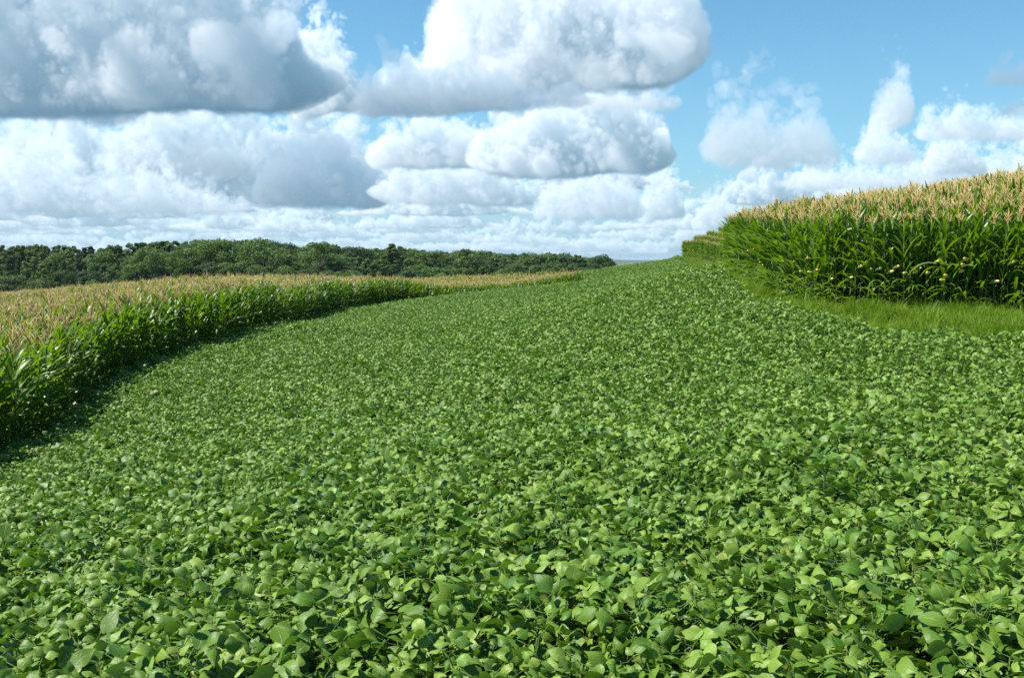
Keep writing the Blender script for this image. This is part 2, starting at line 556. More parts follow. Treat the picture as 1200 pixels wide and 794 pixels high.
def inside(poly, p):
    poly = np.asarray(poly, float)
    x, y = p[:, 0], p[:, 1]
    r = np.zeros(len(p), bool)
    j = len(poly) - 1
    for i in range(len(poly)):
        xi, yi, xj, yj = *poly[i], *poly[j]
        c = ((yi > y) != (yj > y)) & (x < (xj - xi) * (y - yi) / (yj - yi + 1e-12) + xi)
        r ^= c
        j = i
    return r

def dist_to(line, p):
    out = np.empty(len(p))
    for i in range(0, len(p), 4000):
        q = p[i:i + 4000]
        out[i:i + 4000] = np.sqrt(((q[:, None] - line[None]) ** 2).sum(-1).min(1))
    return out

def XY(px, D):
    return ((px - 600) / FPX * D, D)
left_pts = [(-9.6, 5.0), (-9.9, 12.0)] + [XY(px, D) for px, D in LEFT_EDGE]
left_edge = smooth_line(left_pts, 0.5)
right_pts = [(48, 22.5), (34, 24), (23, 26.4)] + [XY(px, D) for px, D in ((1350, 27.2), (1200, 28), (1150, 28.4), (1050, 29.4), (1000, 30.2), (950, 31.6), (900, 35.5), (868, 41), (853, 46))]
right_edge = smooth_line(right_pts, 0.5)
far_pts = [(62, 100), (46, 114), XY(900, 124), XY(848, 141), XY(820, 153), XY(799, 166)]
far_edge = smooth_line(far_pts, 0.5)
soy_right_pts = [(44, 16.5), (26, 19.8)] + [XY(px, D) for px, D in ((1350, 21.5), (1200, 22.6), (1123, 23.2), (1008, 25), (893, 31), (862, 35.5), (842, 41), (826, 51), (813, 65), (806, 85), (803, 110), (800, 140), (795, 165), (788, 190))]
soy_right = smooth_line(soy_right_pts, 0.5)

def corn_rows(edge, side, depth, poly, spacing, step):
    """Plants in rows that follow the field edge, row 0 on the edge."""
    d = np.gradient(edge, axis=0)
    d /= np.hypot(d[:, 0], d[:, 1])[:, None]
    nrm = np.stack((-d[:, 1], d[:, 0]), 1) * side
    P, K, A = [], [], []
    for k in range(int(depth / spacing)):
        off = edge + nrm * (k * spacing)
        if k:
            ok = dist_to(edge, off) > k * spacing - .12
            off2, dd = off[ok], d[ok]
        else:
            off2, dd = off, d
        if len(off2) < 3:
            continue
        # resample along the row
        seg = np.hypot(*np.diff(off2, axis=0).T)
        s = np.concatenate(([0], np.cumsum(seg)))
        q = np.arange(rng.uniform(0, step), s[-1], step)
        q = q + rng.uniform(-.04, .04, len(q))
        idx = np.clip(np.searchsorted(s, q), 1, len(s) - 1)
        gap = seg[idx - 1] < 3.0
        pp = np.stack((np.interp(q, s, off2[:, 0]), np.interp(q, s, off2[:, 1])), 1)[gap]
        pp += rng.normal(0, .025, pp.shape)
        ins = inside(poly, pp) if k else np.ones(len(pp), bool)
        P.append(pp[ins]); K += [k] * int(ins.sum())
    P = np.vstack(P)
    return P, np.array(K)

left_poly = list(map(tuple, left_edge)) + [XY(660, 136), XY(635, 147), XY(590, 154), (-25, 154), (-70, 140), (-75, 60), (-60, 10), (-40, 2), (-11.5, 2)]
PL, KL = corn_rows(left_edge, 1, 62, left_poly, .76, .19)
right_poly = list(map(tuple, right_edge)) + [(13, 51), (21, 58), (44, 73), (66, 80), (85, 66), (70, 16)]
PR, KR = corn_rows(right_edge, -1, 50, right_poly, .76, .18)
far_poly = list(map(tuple, far_edge)) + [(32, 185), (40, 205), (70, 205), (80, 150)]
PF, KF = corn_rows(far_edge, -1, 50, far_poly, 2.0, .15)
print("corn", len(PL), len(PR), len(PF))

def in_view(P3, margin=80):
    px, py, c = project(P3)
    return (c > .5) & (px > -margin) & (px < 1200 + margin)

def lift(P):
    return np.column_stack((P, ground_z(P[:, 0], P[:, 1])))

def rots(n, tilt=.05):
    return np.column_stack((rng.normal(0, tilt, n), rng.normal(0, tilt, n), rng.uniform(0, 2 * math.pi, n)))

def swell(p, f=.11, seed=0):
    """Slow unevenness of growth across a field."""
    x, y = p[:, 0] + seed, p[:, 1] - seed
    return (np.sin(x * f + 1.3 * np.sin(y * f * .7)) + np.sin(y * f * 1.7 + 2 + .8 * np.sin(x * f * 1.9)) + .6 * np.sin((x + y) * f * 3.1)) / 2.6

# ------------------------------------------------------------------ corn: front-row plants one by one, the rest as one crop
def corn_field(P, K, n_single, name, label, single_group, single_label, bare_label, grow=GROW):
    P3 = lift(P)
    v = in_view(P3, 420)
    P3, K = P3[v], K[v]
    n = len(P3)
    rot = rots(n, .045)
    scl = grow * (1 + .035 * swell(P3, .25, 5) + rng.normal(0, .03, n)) * np.where(K == 0, .97, 1.0)
    single = np.zeros(n, bool)
    if n_single:
        px, py, c = project(P3)
        cand = np.where((K == 0) & (px > -8) & (px < 1208))[0]
        cand = cand[np.argsort(c[cand])][:n_single]
        single[cand] = True
        for q, i in enumerate(cand):
            vi = int(rng.integers(0, 12))
            if bare_label and q % 3 == 0:
                vi = [1, 5, 10, 3, 8][int(rng.integers(0, 5))]
            parts = corn_meshes[vi]
            root = bpy.data.objects.new("corn_plant", None)
            root.empty_display_size = .2
            col.objects.link(root)
            root.location = P3[i]
            root.rotation_euler = rot[i]
            root.scale = (scl[i],) * 3
            bare = "kernels" in parts and bare_label
            if bare:              # the bare ears show towards the grass strip
                root.rotation_euler.z = -math.pi / 2 + random.uniform(-.9, .9) - EAR_AZ[vi]
            tag(root, bare_label if bare else single_label, "corn plant", single_group + (" with bare ears" if bare else ""))
            ear = None
            for nm in ("stalk", "foliage", "tassel", "ear"):
                if nm in parts:
                    o = link(nm, parts[nm], root)
                    if nm == "ear":
                        ear = o
            for nm in ("kernels", "silk"):
                if nm in parts:
                    link(nm, parts[nm], ear)
    r = ~single
    scatter(name, P3[r], rot[r], scl[r], corn_join, label, "corn")

corn_field(PL, KL, 150, "corn_crop", "standing corn with tan tassels covering the low slope left of the soybeans",
           "front row of the left corn", "green corn plant with tan tassel in the front row of the curved left corn field", None)
corn_field(PR, KR, 150, "hillside_corn", "standing corn with tan tassels rising up the hillside behind the grass strip",
           "front row of the right corn", "tall green corn plant with tan tassel in the front row above the grass strip",
           "tall corn plant with a bare yellow ear in the front row above the grass strip", 1.19)
corn_field(PF, KF, 0, "far_corn", "small far corn field with striped rows of tassels on the skyline beside the big corn", "", "", None, 1.12)
# a thin strip of ripe corn beyond the soybean swell
gx, gy = np.meshgrid(np.arange(2, 34, .4), np.arange(188, 214, .9))
PT = np.column_stack((gx.ravel(), gy.ravel())) + rng.normal(0, .05, (gx.size, 2))
T3 = lift(PT)
px_, py_, c_ = project(T3)
T3 = T3[(px_ > 655) & (px_ < 730)]
scatter("corn_strip", T3, rots(len(T3), .05), rng.normal(1.16, .03, len(T3)), corn_join, "thin tan strip of corn between the dark woods and the soybean rise", "corn")

# ------------------------------------------------------------------ soybeans
soy_poly = [(-11, -3), (-9.4, 5)] + list(map(tuple, left_edge + np.array([.45, 0]))) + [XY(668, 140), XY(680, 200), XY(790, 200)] + list(map(tuple, soy_right[::-1])) + [(46, -3)]
sp = .27
xs = np.arange(-14, 48, sp); ys = np.arange(-1.0, 200, sp)
gx, gy = np.meshgrid(xs, ys)
gx = gx + (np.arange(len(ys)) % 2)[:, None] * sp * .5
PS = np.column_stack((gx.ravel(), gy.ravel()))
PS += rng.uniform(-.11, .11, PS.shape)
PS = PS[np.abs(PS[:, 0]) < PS[:, 1] * .64 + 6]
PS = PS[inside(soy_poly, PS)]
S3 = lift(PS)
nS = len(S3)
print("soy", nS)
s_scl = (1 + .06 * swell(S3, .35, 2) + .05 * swell(S3, 1.1, 9) + rng.normal(0, .05, nS))
s_rot = rots(nS, .10)
px, py, c = project(S3 + np.array([0, 0, .6]))
vis = np.where((px > -15) & (px < 1215) & (py < 840) & (py > 0))[0]
near = vis[np.argsort(c[vis])][:300]
single = np.zeros(nS, bool); single[near] = True
for i in near:
    lf, st = soy_meshes[int(rng.integers(0, len(soy_meshes)))]
    root = bpy.data.objects.new("soybean_plant", None)
    root.empty_display_size = .1
    col.objects.link(root)
    root.location = S3[i]; root.rotation_euler = s_rot[i]; root.scale = (s_scl[i],) * 3
    tag(root, "leafy green soybean plant in the near rows along the bottom of the photo", "soybean plant", "soybean plants in the near rows")
    link("stem", st, root); link("foliage", lf, root)
r = ~single
scatter("soybean_crop", S3[r], s_rot[r], s_scl[r], soy_join, "dense green soybean field filling the middle between the corn fields", "soybeans")

# ------------------------------------------------------------------ grass strip
def grass_tuft(seed):
    random.seed(seed)
    mb = MB()
    for i in range(26):
        a = random.uniform(0, 6.28); r = random.uniform(0, .11)
        blade(mb, (r * math.cos(a), r * math.sin(a), -.03), random.uniform(0, 6.28), random.uniform(.35, .85), random.uniform(.009, .016),
              random.uniform(.05, .5), random.uniform(.4, 1.9), random.random(), drytip=random.uniform(0, .5) if random.random() < .2 else 0,
              segs=5, cols=(-1, 1), keel=0, side=random.gauss(0, .4))
    return mb.mesh("grass_tuft", [M_GRASS])
tufts = [grass_tuft(700 + i) for i in range(8)]
grass_poly = list(map(tuple, soy_right)) + [XY(803, 168)] + list(map(tuple, far_edge[::-1])) + [(66, 81), (44, 73), (21, 58), (13, 51)] + list(map(tuple, right_edge[::-1])) + [(50, 17)]
gxx = rng.uniform(4, 45, 140000); gyy = rng.uniform(15, 170, 140000)
# even density near, thinner far away
keep = rng.uniform(0, 1, len(gxx)) < np.clip(1.3 - gyy / 150, .35, 1)
PG = np.column_stack((gxx, gyy))[keep]
near_band = np.column_stack((rng.uniform(4, 46, 52000), rng.uniform(15, 56, 52000)))
PG = np.vstack((PG, near_band))
PG = PG[inside(grass_poly, PG)]
G3 = lift(PG)
G3 = G3[in_view(G3, 420)]
print("grass", len(G3))
g_s = .60 + .20 * swell(G3, .8, 3) + .16 * swell(G3, 3.1, 8) + rng.normal(0, .16, len(G3))
scatter("grass", G3, rots(len(G3), .1), np.clip(g_s, .25, 1.1), tufts, "strip of bright rough grass between the soybeans and the hillside corn", "grass")

# ------------------------------------------------------------------ ground sheet
M_SOIL = plain_material("soil", (0.055, 0.040, 0.025), (0.10, 0.075, 0.048), 1.5, rough=.95, spec=.1, bump=.5, detail=8)
_m, nt, out = new_mat("far_land")
tc = N(nt, "ShaderNodeTexCoord")
no1 = N(nt, "ShaderNodeTexNoise"); no1.inputs["Scale"].default_value = .004; no1.inputs["Detail"].default_value = 8
no2 = N(nt, "ShaderNodeTexNoise"); no2.inputs["Scale"].default_value = 1.7; no2.inputs["Detail"].default_value = 8
nt.links.new(tc.outputs["Object"], no1.inputs["Vector"]); nt.links.new(tc.outputs["Object"], no2.inputs["Vector"])
ca = mixrgb(nt, no1.outputs["Fac"], (0.035, 0.075, 0.02, 1), (0.09, 0.13, 0.04, 1))
cb = mixrgb(nt, no2.outputs["Fac"], (0.05, 0.05, 0.022, 1), (0.08, 0.075, 0.04, 1))
sx = N(nt, "ShaderNodeVectorMath", operation='LENGTH'); nt.links.new(tc.outputs["Object"], sx.inputs[0])
mr = N(nt, "ShaderNodeMapRange"); mr.inputs[1].default_value = 130; mr.inputs[2].default_value = 260
nt.links.new(sx.outputs["Value"], mr.inputs[0])
cc = mixrgb(nt, mr.outputs[0], cb, ca)
pb = N(nt, "ShaderNodeBsdfPrincipled"); pb.inputs["Roughness"].default_value = .95; pb.inputs["Specular IOR Level"].default_value = .1
nt.links.new(cc, pb.inputs["Base Color"]); nt.links.new(pb.outputs[0], out.inputs[0])
M_LAND = _m
radii = np.concatenate((np.linspace(0.6, 60, 100), np.geomspace(61, 420, 110), np.geomspace(440, 12500, 44)))
NA = 240
an = np.linspace(0, 2 * math.pi, NA, endpoint=False)
vx = np.concatenate(([0.0], (radii[:, None] * np.sin(an)[None]).ravel()))
vy = np.concatenate(([0.0], (radii[:, None] * np.cos(an)[None]).ravel()))
vz = ground_z(vx, vy)
faces = [(0, 1 + (j + 1) % NA, 1 + j) for j in range(NA)]
for i in range(len(radii) - 1):
    b0, b1 = 1 + i * NA, 1 + (i + 1) * NA
    for j in range(NA):
        k = (j + 1) % NA
        faces.append((b0 + j, b0 + k, b1 + k, b1 + j))
me = bpy.data.meshes.new("ground")
me.from_pydata(np.column_stack((vx, vy, vz)).tolist(), [], faces)
me.polygons.foreach_set("use_smooth", [True] * len(faces))
me.materials.append(M_LAND)
tag(link("ground", me), "rolling farmland under the crops running out to the horizon", "ground", None, 'structure')

# far wooded hills
hx = np.linspace(-6000, 7000, 161); hy = np.linspace(8800, 12000, 21)
vs, fs = [], []
for iy, y in enumerate(hy):
    for ix, x in enumerate(hx):
        e = math.sin(math.pi * iy / 20) ** .8
        h = 26 + 14 * math.sin(x * .0012 + 1.6) + 8 * math.sin(x * .0031 + y * .001) + 4 * math.sin(x * .009)
        vs.append((x, y, -40 + (h + 24) * e))
for iy in range(20):
    for ix in range(160):
        i = iy * 161 + ix
        fs.append((i, i + 1, i + 162, i + 161))
me = bpy.data.meshes.new("hills"); me.from_pydata(vs, [], fs)
me.polygons.foreach_set("use_smooth", [True] * len(fs))
me.materials.append(plain_material("hill_woods", (0.015, 0.045, 0.02), (0.045, 0.085, 0.03), .012, rough=1, spec=0))
tag(link("hills", me), "low wooded hills fading blue on the horizon", "hills", None, 'structure')

# ------------------------------------------------------------------ trees
def tree_meshes(seed, kind):
    """Crown (leaf clumps) and trunk for a tree of height 1."""
    random.seed(seed)
    r = np.random.default_rng(seed)
    puffs = []
    if kind == 'round':
        for i in range(46):
            u = random.uniform(-.35, 1); a = random.uniform(0, 6.28)
            rr = math.sqrt(max(0, 1 - u * u)) * random.uniform(.75, 1.05)
            z = .55 + (u * .36 if u > 0 else u * 1.1)
            puffs.append((math.cos(a) * rr * .33, math.sin(a) * rr * .33, z, random.uniform(.07, .125)))
    elif kind == 'oval':
        for i in range(66):
            z = .10 + .86 * (i + random.random()) / 66; a = random.uniform(0, 6.28)
            w = .17 * math.sin(math.pi * min(1, max(0, z - .02)) ** .80) ** .85 * random.uniform(.55, 1.2) + .01
            puffs.append((math.cos(a) * w, math.sin(a) * w, z, random.uniform(.035, .068) * (1.15 if z < .72 else .85 if z < .86 else .6)))
    elif kind == 'pine':
        for i in range(84):
            z = .10 + .89 * (i + random.random()) / 84; a = i * 2.4 + random.uniform(-.5, .5)
            w = .19 * (1.02 - z) ** .85 * random.uniform(.25, 1.2)
            puffs.append((math.cos(a) * w, math.sin(a) * w, z, random.uniform(.03, .052) * (1.5 - 1.1 * z)))
    elif kind == 'loose':
        for i in range(26):
            z = random.uniform(.3, .96); a = random.uniform(0, 6.28)
            w = .26 * math.sin(math.pi * min(1, z * .9)) * random.uniform(.5, 1.25)
            puffs.append((math.cos(a) * w, math.sin(a) * w, z, random.uniform(.045, .085)))
    else:  # bush
        for i in range(40):
            z = random.uniform(.12, .88); a = random.uniform(0, 6.28)
            w = .62 * math.sqrt(max(.02, 1 - z * z)) * math.sqrt(random.random())
            puffs.append((math.cos(a) * w, math.sin(a) * w, z, random.uniform(.10, .19)))
    V, F, T = [], [], []
    n_leaf = {'round': 150, 'bush': 150, 'pine': 60, 'oval': 105}.get(kind, 120)
    for (cx, cy, cz, pr) in puffs:
        tb = random.uniform(.1, .9)
        d = r.normal(size=(n_leaf, 3)); d /= np.linalg.norm(d, axis=1)[:, None]
        if kind in ('round', 'bush'):
            d[:, 2] = np.where(d[:, 2] < -.35, -d[:, 2], d[:, 2])
        rad = pr * r.uniform(.72, 1.12, n_leaf)
        sq = {'pine': .6, 'oval': 1.15}.get(kind, .85)
        ctr = np.array((cx, cy, cz)) + d * rad[:, None] * np.array((1.05, 1.05, sq))
        nn = d + r.normal(0, .55, (n_leaf, 3)); nn /= np.linalg.norm(nn, axis=1)[:, None]
        ref = r.normal(size=(n_leaf, 3))
        a = np.cross(nn, ref); a /= np.linalg.norm(a, axis=1)[:, None]
        b = np.cross(nn, a)
        s = r.uniform(.010, .019, n_leaf)[:, None] * (1.0 if kind != 'bush' else 1.7)
        e = r.uniform(.5, .8, n_leaf)[:, None]
        for k in range(n_leaf):
            i0 = len(V)
            V += [tuple(ctr[k] - a[k] * s[k]), tuple(ctr[k] + b[k] * s[k] * e[k] - nn[k] * s[k] * .25), tuple(ctr[k] + a[k] * s[k]), tuple(ctr[k] - b[k] * s[k] * e[k] - nn[k] * s[k] * .25)]
            F.append((i0, i0 + 1, i0 + 2, i0 + 3))
            T += [min(1, max(0, tb + random.uniform(-.25, .25)))] * 4
    mb = MB(); mb.v, mb.f = V, F
    mb.m = [0] * len(F); mb.tint = T; mb.dry = [0.0] * len(V); mb.lp = [(0, 0, 0)] * len(V)
    tr = MB()
    hgt = .93 if kind in ('pine', 'oval') else (.72 if kind != 'bush' else .45)
    tr.tube([(0, 0, -.03), (0.004, 0, .02), (0, .006, .25), (.008, 0, hgt * .7), (0, 0, hgt)], [.022, .016, .013, .008, .002], 7)
    for i in range(9):
        z = random.uniform(.28, .7) * (hgt / .8)
        q = random.choice(puffs)
        tr.tube([(0, 0, z * .8), (q[0] * .5, q[1] * .5, (z * .8 + q[2]) / 2 - .01), (q[0], q[1], q[2])], [.007, .005, .002], 5)
    return mb, tr

LIB = {}
def tree_lib(kind, mi, k):
    key = (kind, mi, k)
    if key not in LIB:
        c, t = tree_meshes(sum(map(ord, kind)) * 13 + mi * 7 + k * 101, kind)
        LIB[key] = (c.mesh("crown", [M_TREES[mi]], smooth=False), t.mesh("trunk", [M_BARK]))
    return LIB[key]

def plant_tree(name, px, ytop, D, kind, mi, wide, label, group=None, cat="tree"):
    x, y, z = sight(px, ytop, D)
    g = float(ground_z(x, y)[0])
    H = max(1.5, z + EYE - g)
    root = bpy.data.objects.new(name, None)
    col.objects.link(root)
    root.location = (x, y, g)
    root.rotation_euler = (0, 0, random.uniform(0, 6.28))
    root.scale = (H * wide * 1.12, H * wide * 1.12, H)
    tag(root, label, cat, group)
    cr, tk = tree_lib(kind, mi, random.randint(0, 3))
    link("crown", cr, root); link("trunk", tk, root)
    return root

sky_px = [-80, 0, 50, 100, 140, 185, 215, 245, 285, 310, 335, 350, 375, 395, 430, 450, 460, 475, 490, 520, 536, 545, 565, 590, 635, 665, 690, 705, 716, 724]
sky_y = [285, 286, 286, 288, 286, 282, 282, 279, 280, 279, 283, 287, 283, 287, 290, 290, 287, 290, 292, 293, 297, 292, 294, 295, 296, 296, 300, 298, 297, 304]
def sky_at(p):
    return float(np.interp(p, sky_px, sky_y))
random.seed(99)
# rows of woodland, back to front
p = -70
while p < 716:      # last row
    y = sky_at(p) + (random.uniform(-.6, 1.8) if random.random() < .75 else random.uniform(1.5, 4))
    if p < 225:
        kd, mi, lab, gp, nm = ('pine', 1, "slender dark pine on the skyline row of the left woods", "pines along the top of the left woods", "pine_tree") if random.random() < .38 else \
            ('oval', 0, "upright green tree on the skyline row of the left woods", "upright trees along the top of the left woods", "broadleaf_tree")
        D, st = 300, random.choice((5, 7, 9, 12, 15))
    elif p < 420:
        kd, mi, lab, gp, nm = 'round', random.choice((0, 1)), "tree crown showing behind the big round trees of the woods", "trees behind the big round crowns", "broadleaf_tree"
        D, st = 300, random.uniform(8, 13)
    else:
        kd, mi, lab, gp, nm = random.choice(('oval', 'round', 'round', 'oval', 'round', 'pine')), random.choice((0, 0, 1)), "small uneven tree on the skyline of the lower woods near the field end", "skyline trees of the lower woods", "broadleaf_tree"
        if kd == 'pine': nm, lab, gp = "pine_tree", "small dark pine on the skyline of the lower woods near the field end", "skyline pines of the lower woods"
        D, st = 335, random.uniform(5, 9)
    plant_tree(nm, p, y, D, kd, mi, random.uniform(.9, 1.25) * (1.45 if kd == 'pine' else 1.1), lab, gp)
    p += st
for row, (dy, D1, D2) in enumerate(((10, 283, 318), (20, 266, 302), (31, 252, 288))):
    p = -60 + row * 5
    while p < 712 - row * 8:
        y = sky_at(p) + dy + random.uniform(-4, 4)
        if p > 600: y = sky_at(p) + dy * .45 + random.uniform(-2, 2)
        kd = random.choice(('oval', 'round', 'oval', 'pine') if p < 225 else (('round', 'round', 'oval') if p < 420 else ('oval', 'oval', 'round')))
        mi = 1 if kd == 'pine' else random.choice((0, 0, 1) if p < 600 else (0, 1, 1))
        where = ("left part of the woods" if p < 225 else "round-crowned middle of the woods" if p < 420 else "lower woods beyond the corn dip" if p < 600 else "dark low end of the woods")
        how = ("just under the skyline", "halfway down", "at the foot")[row]
        nm = "pine_tree" if kd == 'pine' else "broadleaf_tree"
        kw = {"pine": "dark narrow pine", "oval": "upright leafy tree", "round": "round-crowned leafy tree", "loose": "loose airy tree"}[kd]
        plant_tree(nm, p, y, D1 if p < 440 else D2, kd, mi, random.uniform(.95, 1.25), f"{kw} {how} of the {where}" if row else f"{kw} {how} in the {where}",
                   f"{kw}s {how}, {where}")
        p += random.uniform(9, 14) if kd != 'round' else random.uniform(13, 19)
# trees that stand out
plant_tree("broadleaf_tree", 308, 278, 258, 'round', 0, 1.05, "tallest and broadest round-crowned tree in the middle of the woods")
plant_tree("broadleaf_tree", 255, 280, 262, 'round', 0, 1.0, "big round green tree beside the tallest one, on its pine side")
plant_tree("broadleaf_tree", 218, 290, 256, 'round', 0, .95, "pale round tree where the pines give way to round crowns")
plant_tree("broadleaf_tree", 172, 291, 254, 'round', 0, .85, "round green tree standing before the row of dark pines")
plant_tree("broadleaf_tree", 372, 283, 262, 'loose', 0, 1.15, "thin-crowned tree with sky showing through, right of the round crowns")
plant_tree("pine_tree", 459, 285, 310, 'pine', 0, 1.6, "single pointed conifer rising above the lower woods")
plant_tree("broadleaf_tree", 545, 291, 312, 'oval', 0, 1.2, "upright tree poking over the lower woods above the corn dip")
plant_tree("broadleaf_tree", 706, 297.5, 300, 'round', 1, .8, "dark rounded tree at the right-hand end of the woods")
plant_tree("shrub", 8, 322.5, 215, 'bush', 2, 1.15, "olive green rounded bush in front of the woods at the far left corn", None, "shrub")
plant_tree("shrub", 44, 327, 214, 'bush', 2, .9, "small olive bush beside the larger rounded bush by the left corn", None, "shrub")
plant_tree("shrub", 110, 326, 215, 'bush', 0, .7, "low rounded green bush standing apart in front of the left woods", None, "shrub")
plant_tree("shrub", 510, 312, 235, 'bush', 0, 1.3, "wide dark bush swelling out of the lower woods above the corn dip", None, "shrub")
plant_tree("shrub", 485, 317, 232, 'bush', 1, 1.1, "dark shrub left of the wide bush above the corn dip", None, "shrub")

# ------------------------------------------------------------------ clouds, worked out as lit volumes by direction (azimuth, elevation)
SUN_AZ, SUN_EL = -94.0, 56.0
EXPO = 0.9
CE = 2.0 ** -EXPO                   # cloud colours are set for the final exposure
IW, IH = 1900, 620
PXR = 1.0 / FPX                    # one image pixel in radians
AZ0, EL0 = -950 * PXR, -20 * PXR   # left edge azimuth, bottom elevation
def to_img(px, y):
    x, yy, z = sight(px, y, 1.0)
    az = math.atan2(x, yy); el = math.atan2(z, math.hypot(x, yy))
    return (az - AZ0) / PXR, (el - EL0) / PXR
acc = np.zeros((IH, IW, 3), np.float32)     # colour already multiplied by coverage
cov = np.zeros((IH, IW), np.float32)
crng = np.random.default_rng(5)

def bands(shape, scales, gain=.6):
    """Sum of band-limited noises folded at zero: round heads, sharp creases (cauliflower)."""
    ky = np.fft.fftfreq(shape[0])[:, None, None]; kx = np.fft.fftfreq(shape[1])[None, :, None]; kz = np.fft.rfftfreq(shape[2])[None, None, :]
    out = np.zeros(shape, np.float32)
    wn = np.fft.rfftn(crng.standard_normal(shape).astype(np.float32))
    amp, tot = 1.0, 0.0
    for n, (sc, asp) in enumerate(scales):
        k = np.sqrt(kx ** 2 + (ky * 1.1) ** 2 + (kz * asp) ** 2) * sc
        b = np.fft.irfftn(wn * (k * k * np.exp(-(k * k) * 1.1)), s=shape).astype(np.float32)
        b /= b.std() + 1e-9
        b = np.abs(b) * 1.25 - 1.0 if n else .55 * (np.abs(b) * 1.25 - 1.0) + .6 * b
        out += amp * b
        tot += amp
        amp *= gain
    return out / tot

def cloud(tops, base, amp=.60, dens=.07, dist=8.0, big=60, shade=1.0, base_soft=8, lit=1.0, alpha=1.0, ragged=1.0, gain=.54):
    """tops: photo outline [(px, y)] left to right; base: photo y of the underside (a number or two (px, y) points)."""
    bf = (lambda px: base) if not isinstance(base, (list, tuple)) else (lambda px: float(np.interp(px, [b[0] for b in base], [b[1] for b in base])))
    pts = [to_img(px, y) for px, y in tops]
    X = np.array([p[0] for p in pts]); Y = np.array([p[1] for p in pts]); B = np.array([to_img(px, bf(px))[1] for px, _ in tops])
    mg = 34
    x0, x1 = int(max(0, X.min() - mg)), int(min(IW, X.max() + mg))
    y0, y1 = int(max(0, B.min() - mg)), int(min(IH, Y.max() + mg * 1.5))
    W, Hh = x1 - x0, y1 - y0
    if W < 8 or Hh < 8:
        return
    hm = float((Y - B).max())
    half = .8 * min(W * .5, hm * 1.1)
    ND = int(np.clip(2 * half / 4, 12, 46))
    ds = 2 * half / ND
    gx = np.arange(x0, x1); gy = np.arange(y0, y1)
    bb = np.interp(gx, X, B)
    h = np.maximum(np.interp(gx, X, Y) - bb, 1.0)
    kn = np.hanning(2 * int(max(3, min(14, hm * .12))) + 3); kn /= kn.sum()
    h = np.convolve(np.pad(h, len(kn) // 2, mode='edge'), kn, 'valid')
    span = X.max() - X.min()
    edge = np.clip(np.minimum(gx - X.min(), X.max() - gx) / min(.16 * span, hm * .8), 0, 1)
    h = h * np.sqrt(np.clip(edge * (2 - edge), .015, 1))
    bb = bb + (1 - edge) ** 2 * min(hm, float(np.median(h))) * .12
    # uneven underside
    n1 = sum(crng.normal(0, 1) / (q_ ** .8) * np.sin(gx * (q_ * 2.6 / max(60, span)) + crng.uniform(0, 6.28)) for q_ in range(1, 9))
    bb = bb + ragged * n1 * min(4.5, hm * .05)
    yy = gy[:, None] - bb[None]
    v = np.where(yy > 0, yy / h[None] * .95, -yy / (base_soft + .06 * h[None]))
    d = np.minimum(half, h * 1.2 + 2)
    w = (np.arange(ND) + .5 - ND / 2) * ds
    f = 1 - np.sqrt((v ** 2)[:, :, None] + ((w[None, None] / d[None, :, None]) ** 2))
    asp = 1.0 / ds
    sc = []
    q = float(big) * 1.5
    while q > 3.2 and len(sc) < 6:
        sc.append((q, asp)); q *= .5
    nz = bands((Hh, W, ND), sc, gain)
    low = np.clip(.62 + yy / np.maximum(h, 1)[None] * 1.4, .55, 1)[:, :, None]
    f = f + amp * nz * low - .04 - .9 * (np.clip(1 - edge * 2.2, 0, 1) ** 2)[None, :, None]
    rho = np.clip(f * 3.4, 0, 1) ** 1.25 * dens * .9 * np.clip(1.0 - .25 * nz, .5, 1.5)
    # light reaching each point: step down from the top, along the sun's slant
    dx = math.cos(R(SUN_EL)) * -math.sin(R(SUN_AZ)) / math.sin(R(SUN_EL)) * 1.25
    dz = -.12 * math.cos(R(SUN_EL)) * math.cos(R(SUN_AZ)) / math.sin(R(SUN_EL)) / ds
    st = 1.0 / math.sin(R(SUN_EL))
    kz = np.clip(np.arange(ND) - dz, 0, ND - 1); kz0 = np.minimum(kz.astype(int), ND - 2); kzf = (kz - kz0).astype(np.float32)[None]
    tau = np.zeros_like(rho); run = np.zeros((W, ND), np.float32)
    i0 = int(math.floor(dx)); fr = dx - i0
    for r_ in range(Hh - 1, -1, -1):
        s1 = np.roll(run, i0, 0); s2 = np.roll(run, i0 + 1, 0)
        s1[:max(i0, 0)] = 0; s2[:i0 + 1] = 0
        run = s1 * (1 - fr) + s2 * fr
        run = run[:, kz0] * (1 - kzf) + run[:, kz0 + 1] * kzf
        tau[r_] = run
        run = run + rho[r_] * st
    sun = .58 * np.exp(-tau * .95) + .22 * np.exp(-tau * .32)
    sun2 = .12 * np.exp(-tau * .32) + .15 * np.exp(-tau * .10)     # light scattered about inside the cloud
    up = np.clip(yy / np.maximum(h, 1)[None], 0, 1)[:, :, None]
    amb = .55 + .45 * up
    T = np.exp(-np.cumsum(rho, axis=2) * ds)
    Tp = np.concatenate((np.ones_like(T[:, :, :1]), T[:, :, :-1]), axis=2)
    wgt = Tp - T
    A = 1 - T[:, :, -1]
    S = (wgt * sun).sum(2); S2 = (wgt * sun2).sum(2); Am = (wgt * amb).sum(2)
    colr = S[..., None] * np.array((1.20, 1.06, .96)) * lit + S2[..., None] * np.array((.50, .86, 1.08)) * lit + Am[..., None] * np.array((.050, .195, .345)) * shade
    air = 1 - math.exp(-dist / 36.0)
    colr = colr * (1 - air) + A[..., None] * np.array((.42, .64, .79)) * air
    colr = colr * 1.13
    A = A * alpha; colr = colr * alpha
    acc[y0:y1, x0:x1] = acc[y0:y1, x0:x1] * (1 - A[..., None]) + colr
    cov[y0:y1, x0:x1] = cov[y0:y1, x0:x1] * (1 - A) + A

